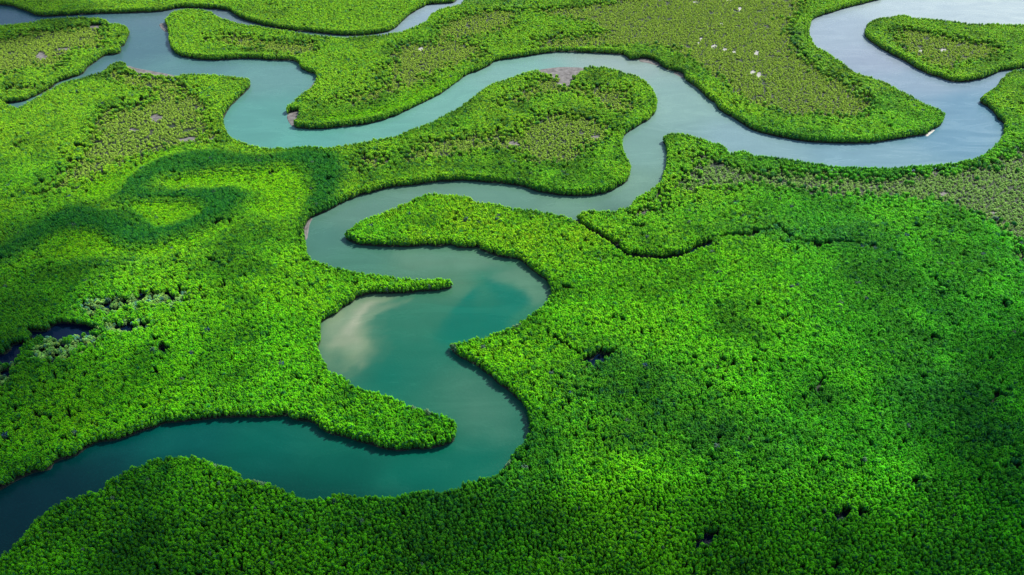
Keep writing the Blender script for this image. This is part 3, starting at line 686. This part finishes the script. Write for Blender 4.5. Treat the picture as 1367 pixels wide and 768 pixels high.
# ------------------------------------------------------------------ the uncountable rest
def stuff(name, label, cat, idx, protos, picks):
    me = bpy.data.meshes.new(name)
    me.from_pydata([(float(X[i]), float(Y[i]), 0.30) for i in idx], [], [])
    def fa(nm, typ, arr, key):
        a = me.attributes.new(nm, typ, 'POINT'); a.data.foreach_set(key, np.ascontiguousarray(arr).ravel())
    m = len(idx)
    fa('spin', 'FLOAT_VECTOR', np.stack([rng.normal(0, .05, m), rng.normal(0, .05, m), ROT[idx]], 1).astype(np.float32), 'vector')
    fa('size', 'FLOAT_VECTOR', np.stack([sxy[idx], sxy[idx]*(.9+.2*U2[idx]), sz[idx]], 1).astype(np.float32), 'vector')
    fa('pick', 'INT', picks[idx].astype(np.int32), 'value')
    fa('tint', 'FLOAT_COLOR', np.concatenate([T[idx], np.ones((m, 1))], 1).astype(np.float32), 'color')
    o = bpy.data.objects.new(name, me); COL.objects.link(o)
    coll = bpy.data.collections.new(name + '_kinds')
    for i, p in enumerate(protos):
        q = bpy.data.objects.new('%s_kind_%s' % (name, 'abcdefghijklmnopqrstuvwxyz'[i]), p[2]); coll.objects.link(q)
    g = bpy.data.node_groups.new(name + '_scatter', 'GeometryNodeTree')
    g.interface.new_socket('Geometry', in_out='INPUT', socket_type='NodeSocketGeometry')
    g.interface.new_socket('Geometry', in_out='OUTPUT', socket_type='NodeSocketGeometry')
    gi, go = g.nodes.new('NodeGroupInput'), g.nodes.new('NodeGroupOutput')
    ci = g.nodes.new('GeometryNodeCollectionInfo'); ci.inputs['Collection'].default_value = coll
    ci.inputs['Separate Children'].default_value = True; ci.inputs['Reset Children'].default_value = True
    iop = g.nodes.new('GeometryNodeInstanceOnPoints'); iop.inputs['Pick Instance'].default_value = True
    def named(nm, typ):
        a = g.nodes.new('GeometryNodeInputNamedAttribute'); a.data_type = typ; a.inputs[0].default_value = nm; return a
    g.links.new(gi.outputs[0], iop.inputs['Points']); g.links.new(ci.outputs[0], iop.inputs['Instance'])
    g.links.new(named('pick', 'INT').outputs[0], iop.inputs['Instance Index'])
    e2r = g.nodes.new('FunctionNodeEulerToRotation'); g.links.new(named('spin', 'FLOAT_VECTOR').outputs[0], e2r.inputs[0])
    g.links.new(e2r.outputs[0], iop.inputs['Rotation'])
    g.links.new(named('size', 'FLOAT_VECTOR').outputs[0], iop.inputs['Scale'])
    g.links.new(iop.outputs[0], go.inputs[0])
    md = o.modifiers.new('scatter', 'NODES'); md.node_group = g
    o['kind'] = 'stuff'; o['label'] = label; o['category'] = cat
    return o

pick_f = np.where(lay == 0, len(TREES)+pick_k, pick_t)
rest_t = np.setdiff1d(np.where(~marsh)[0], ind_t); rest_s = np.setdiff1d(np.where(marsh)[0], ind_s)
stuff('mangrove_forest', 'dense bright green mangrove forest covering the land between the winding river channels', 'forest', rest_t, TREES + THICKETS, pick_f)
stuff('marsh_shrubbery', 'sparse pale olive shrubs scattered over the open marsh patches of the delta', 'shrubbery', rest_s, SHRUBS, pick_s)

# ------------------------------------------------------------------ individual trees
def where_words(px, py, i):
    col = ['far left edge', 'lower left', 'left of centre', 'middle', 'right of centre', 'lower right', 'far right edge'][min(6, int(px/FW*7))]
    return col
def tone(c):
    v = c[1]
    if c[0] > .42*c[1]: return 'yellow-green'
    if v > .70: return 'bright green'
    if v < .38: return 'dark green'
    return 'mid-green'
def plant_individual(idx, protos, picks, nm, cat, group, label_fn):
    for i in idx:
        c, t, _ = protos[picks[i]]
        root = bpy.data.objects.new(nm, None); COL.objects.link(root)
        root.empty_display_size = .5
        root.location = (float(X[i]), float(Y[i]), 0.30); root.rotation_euler = (0, 0, float(ROT[i]))
        root.scale = (float(sxy[i]), float(sxy[i]), float(sz[i]))
        root['category'] = cat; root['group'] = group; root['label'] = label_fn(i)
        for part, me in (('crown', c), ('trunk', t)):
            o = bpy.data.objects.new(part, me); COL.objects.link(o); o.parent = root
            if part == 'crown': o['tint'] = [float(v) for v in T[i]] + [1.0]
def place(i):
    return '%d percent across and %d percent up the photo' % (round(SX[i]/FW*100), round((1-SY[i]/FH)*100))
def lab_t(i):
    h_ = 'tall' if sz[i] > 1.08 else ('low' if sz[i] < .85 else '')
    b_ = 'broad' if sxy[i] > 1.15 else ('slim' if sxy[i] < .85 else '')
    return ' '.join(('%s %s %s mangrove crown, %s' % (h_, b_, tone(T[i]), place(i))).split())
def lab_s(i):
    s_ = 'broad' if sxy[i] > .92 else ('small' if sxy[i] < .72 else 'round')
    return '%s pale marsh shrub on open mud, %s' % (s_, place(i))
plant_individual(ind_t, TREES, pick_t, 'mangrove_tree', 'tree', 'mangrove trees in the near canopy', lab_t)
plant_individual(ind_s, SHRUBS, pick_s, 'marsh_shrub', 'shrub', 'pale marsh shrubs', lab_s)

# ------------------------------------------------------------------ sun, sky, added shade clouds
SUN_EL, SUN_AZ = math.radians(46), math.radians(43)      # azimuth measured from +x towards +y
S = Vector((math.cos(SUN_EL)*math.cos(SUN_AZ), math.cos(SUN_EL)*math.sin(SUN_AZ), math.sin(SUN_EL)))
sl = bpy.data.lights.new('sun', 'SUN'); sl.energy = 5.0; sl.angle = math.radians(0.53); sl.color = (1.0, 0.955, 0.86)
so = bpy.data.objects.new('sun', sl); COL.objects.link(so); so.rotation_euler = S.to_track_quat('Z', 'Y').to_euler()
w = bpy.data.worlds.new('World'); scene.world = w; w.use_nodes = True
wn = w.node_tree.nodes; wl = w.node_tree.links; wn.clear()
sky = wn.new('ShaderNodeTexSky'); sky.sky_type = 'NISHITA'; sky.sun_disc = False
sky.sun_elevation = SUN_EL; sky.sun_rotation = math.radians(90) - SUN_AZ
sky.altitude = 100; sky.air_density = 1.0; sky.dust_density = 1.0
bg = wn.new('ShaderNodeBackground'); bg.inputs[1].default_value = 0.15
wo = wn.new('ShaderNodeOutputWorld'); wl.new(sky.outputs[0], bg.inputs[0]); wl.new(bg.outputs[0], wo.inputs[0])

M_SHADE_CLOUD, nt, cn, cl = new_mat('shade_cloud_vapour')
co = N(cn, 'ShaderNodeOutputMaterial'); cv = N(cn, 'ShaderNodeVolumeScatter')
cv.inputs['Color'].default_value = (1, 1, 1, 1); cv.inputs['Density'].default_value = 0.0115; cv.inputs['Anisotropy'].default_value = 0.5
cl.new(cv.outputs[0], co.inputs['Volume'])
def shade_cloud(px, py, rx, ry, rz, seed):
    gx, gy = at(px, py, 0); c = Vector((gx, gy, 0)) + S*(1000/S.z)
    bm = bmesh.new(); bmesh.ops.create_icosphere(bm, subdivisions=5, radius=1)
    for v in bm.verts:
        d = v.co.copy()
        k_ = 1 + .35*noise.fractal(d*1.6+Vector((seed*5.1, 0, 0)), 1, 2, 4)
        v.co = Vector((d.x*rx, d.y*ry, (d.z if d.z > 0 else d.z*.4)*rz))*k_
    me = bpy.data.meshes.new('shade_cloud'); bm.to_mesh(me); bm.free(); me.materials.append(M_SHADE_CLOUD)
    o = bpy.data.objects.new('shade_cloud', me); COL.objects.link(o); o.location = c; o['kind'] = 'structure'
SHADE_CLOUDS = [(-70,590,140,130,120,1),(110,735,180,85,130,2),(1530,690,125,180,110,3),(1230,815,200,80,110,4),(640,815,270,90,110,7),(-110,420,150,200,80,5),(-60,20,230,240,70,6)]  # unseen clouds, added only to dim the corners and edges of the view
for c in SHADE_CLOUDS: shade_cloud(*c)

# ------------------------------------------------------------------ camera
cam = bpy.data.cameras.new('camera'); cam.sensor_width = 36; cam.sensor_fit = 'HORIZONTAL'; cam.angle = HFOV
cam.clip_start = 1; cam.clip_end = 60000
cob = bpy.data.objects.new('camera', cam); COL.objects.link(cob)
cob.location = (0, 0, H); cob.rotation_euler = (math.radians(90) - PITCH, 0, 0)
scene.camera = cob
scene.render.resolution_x, scene.render.resolution_y = 1024, 575
scene.view_settings.view_transform = 'Standard'; scene.view_settings.look = 'None'; scene.view_settings.exposure = 0
scene.cycles.max_bounces = 8; scene.cycles.diffuse_bounces = 6; scene.cycles.transmission_bounces = 4; scene.cycles.transparent_max_bounces = 12
scene.cycles.volume_bounces = 1
print('TREES', n, 'marsh', int(marsh.sum()), 'rest', len(rest_t), len(rest_s))
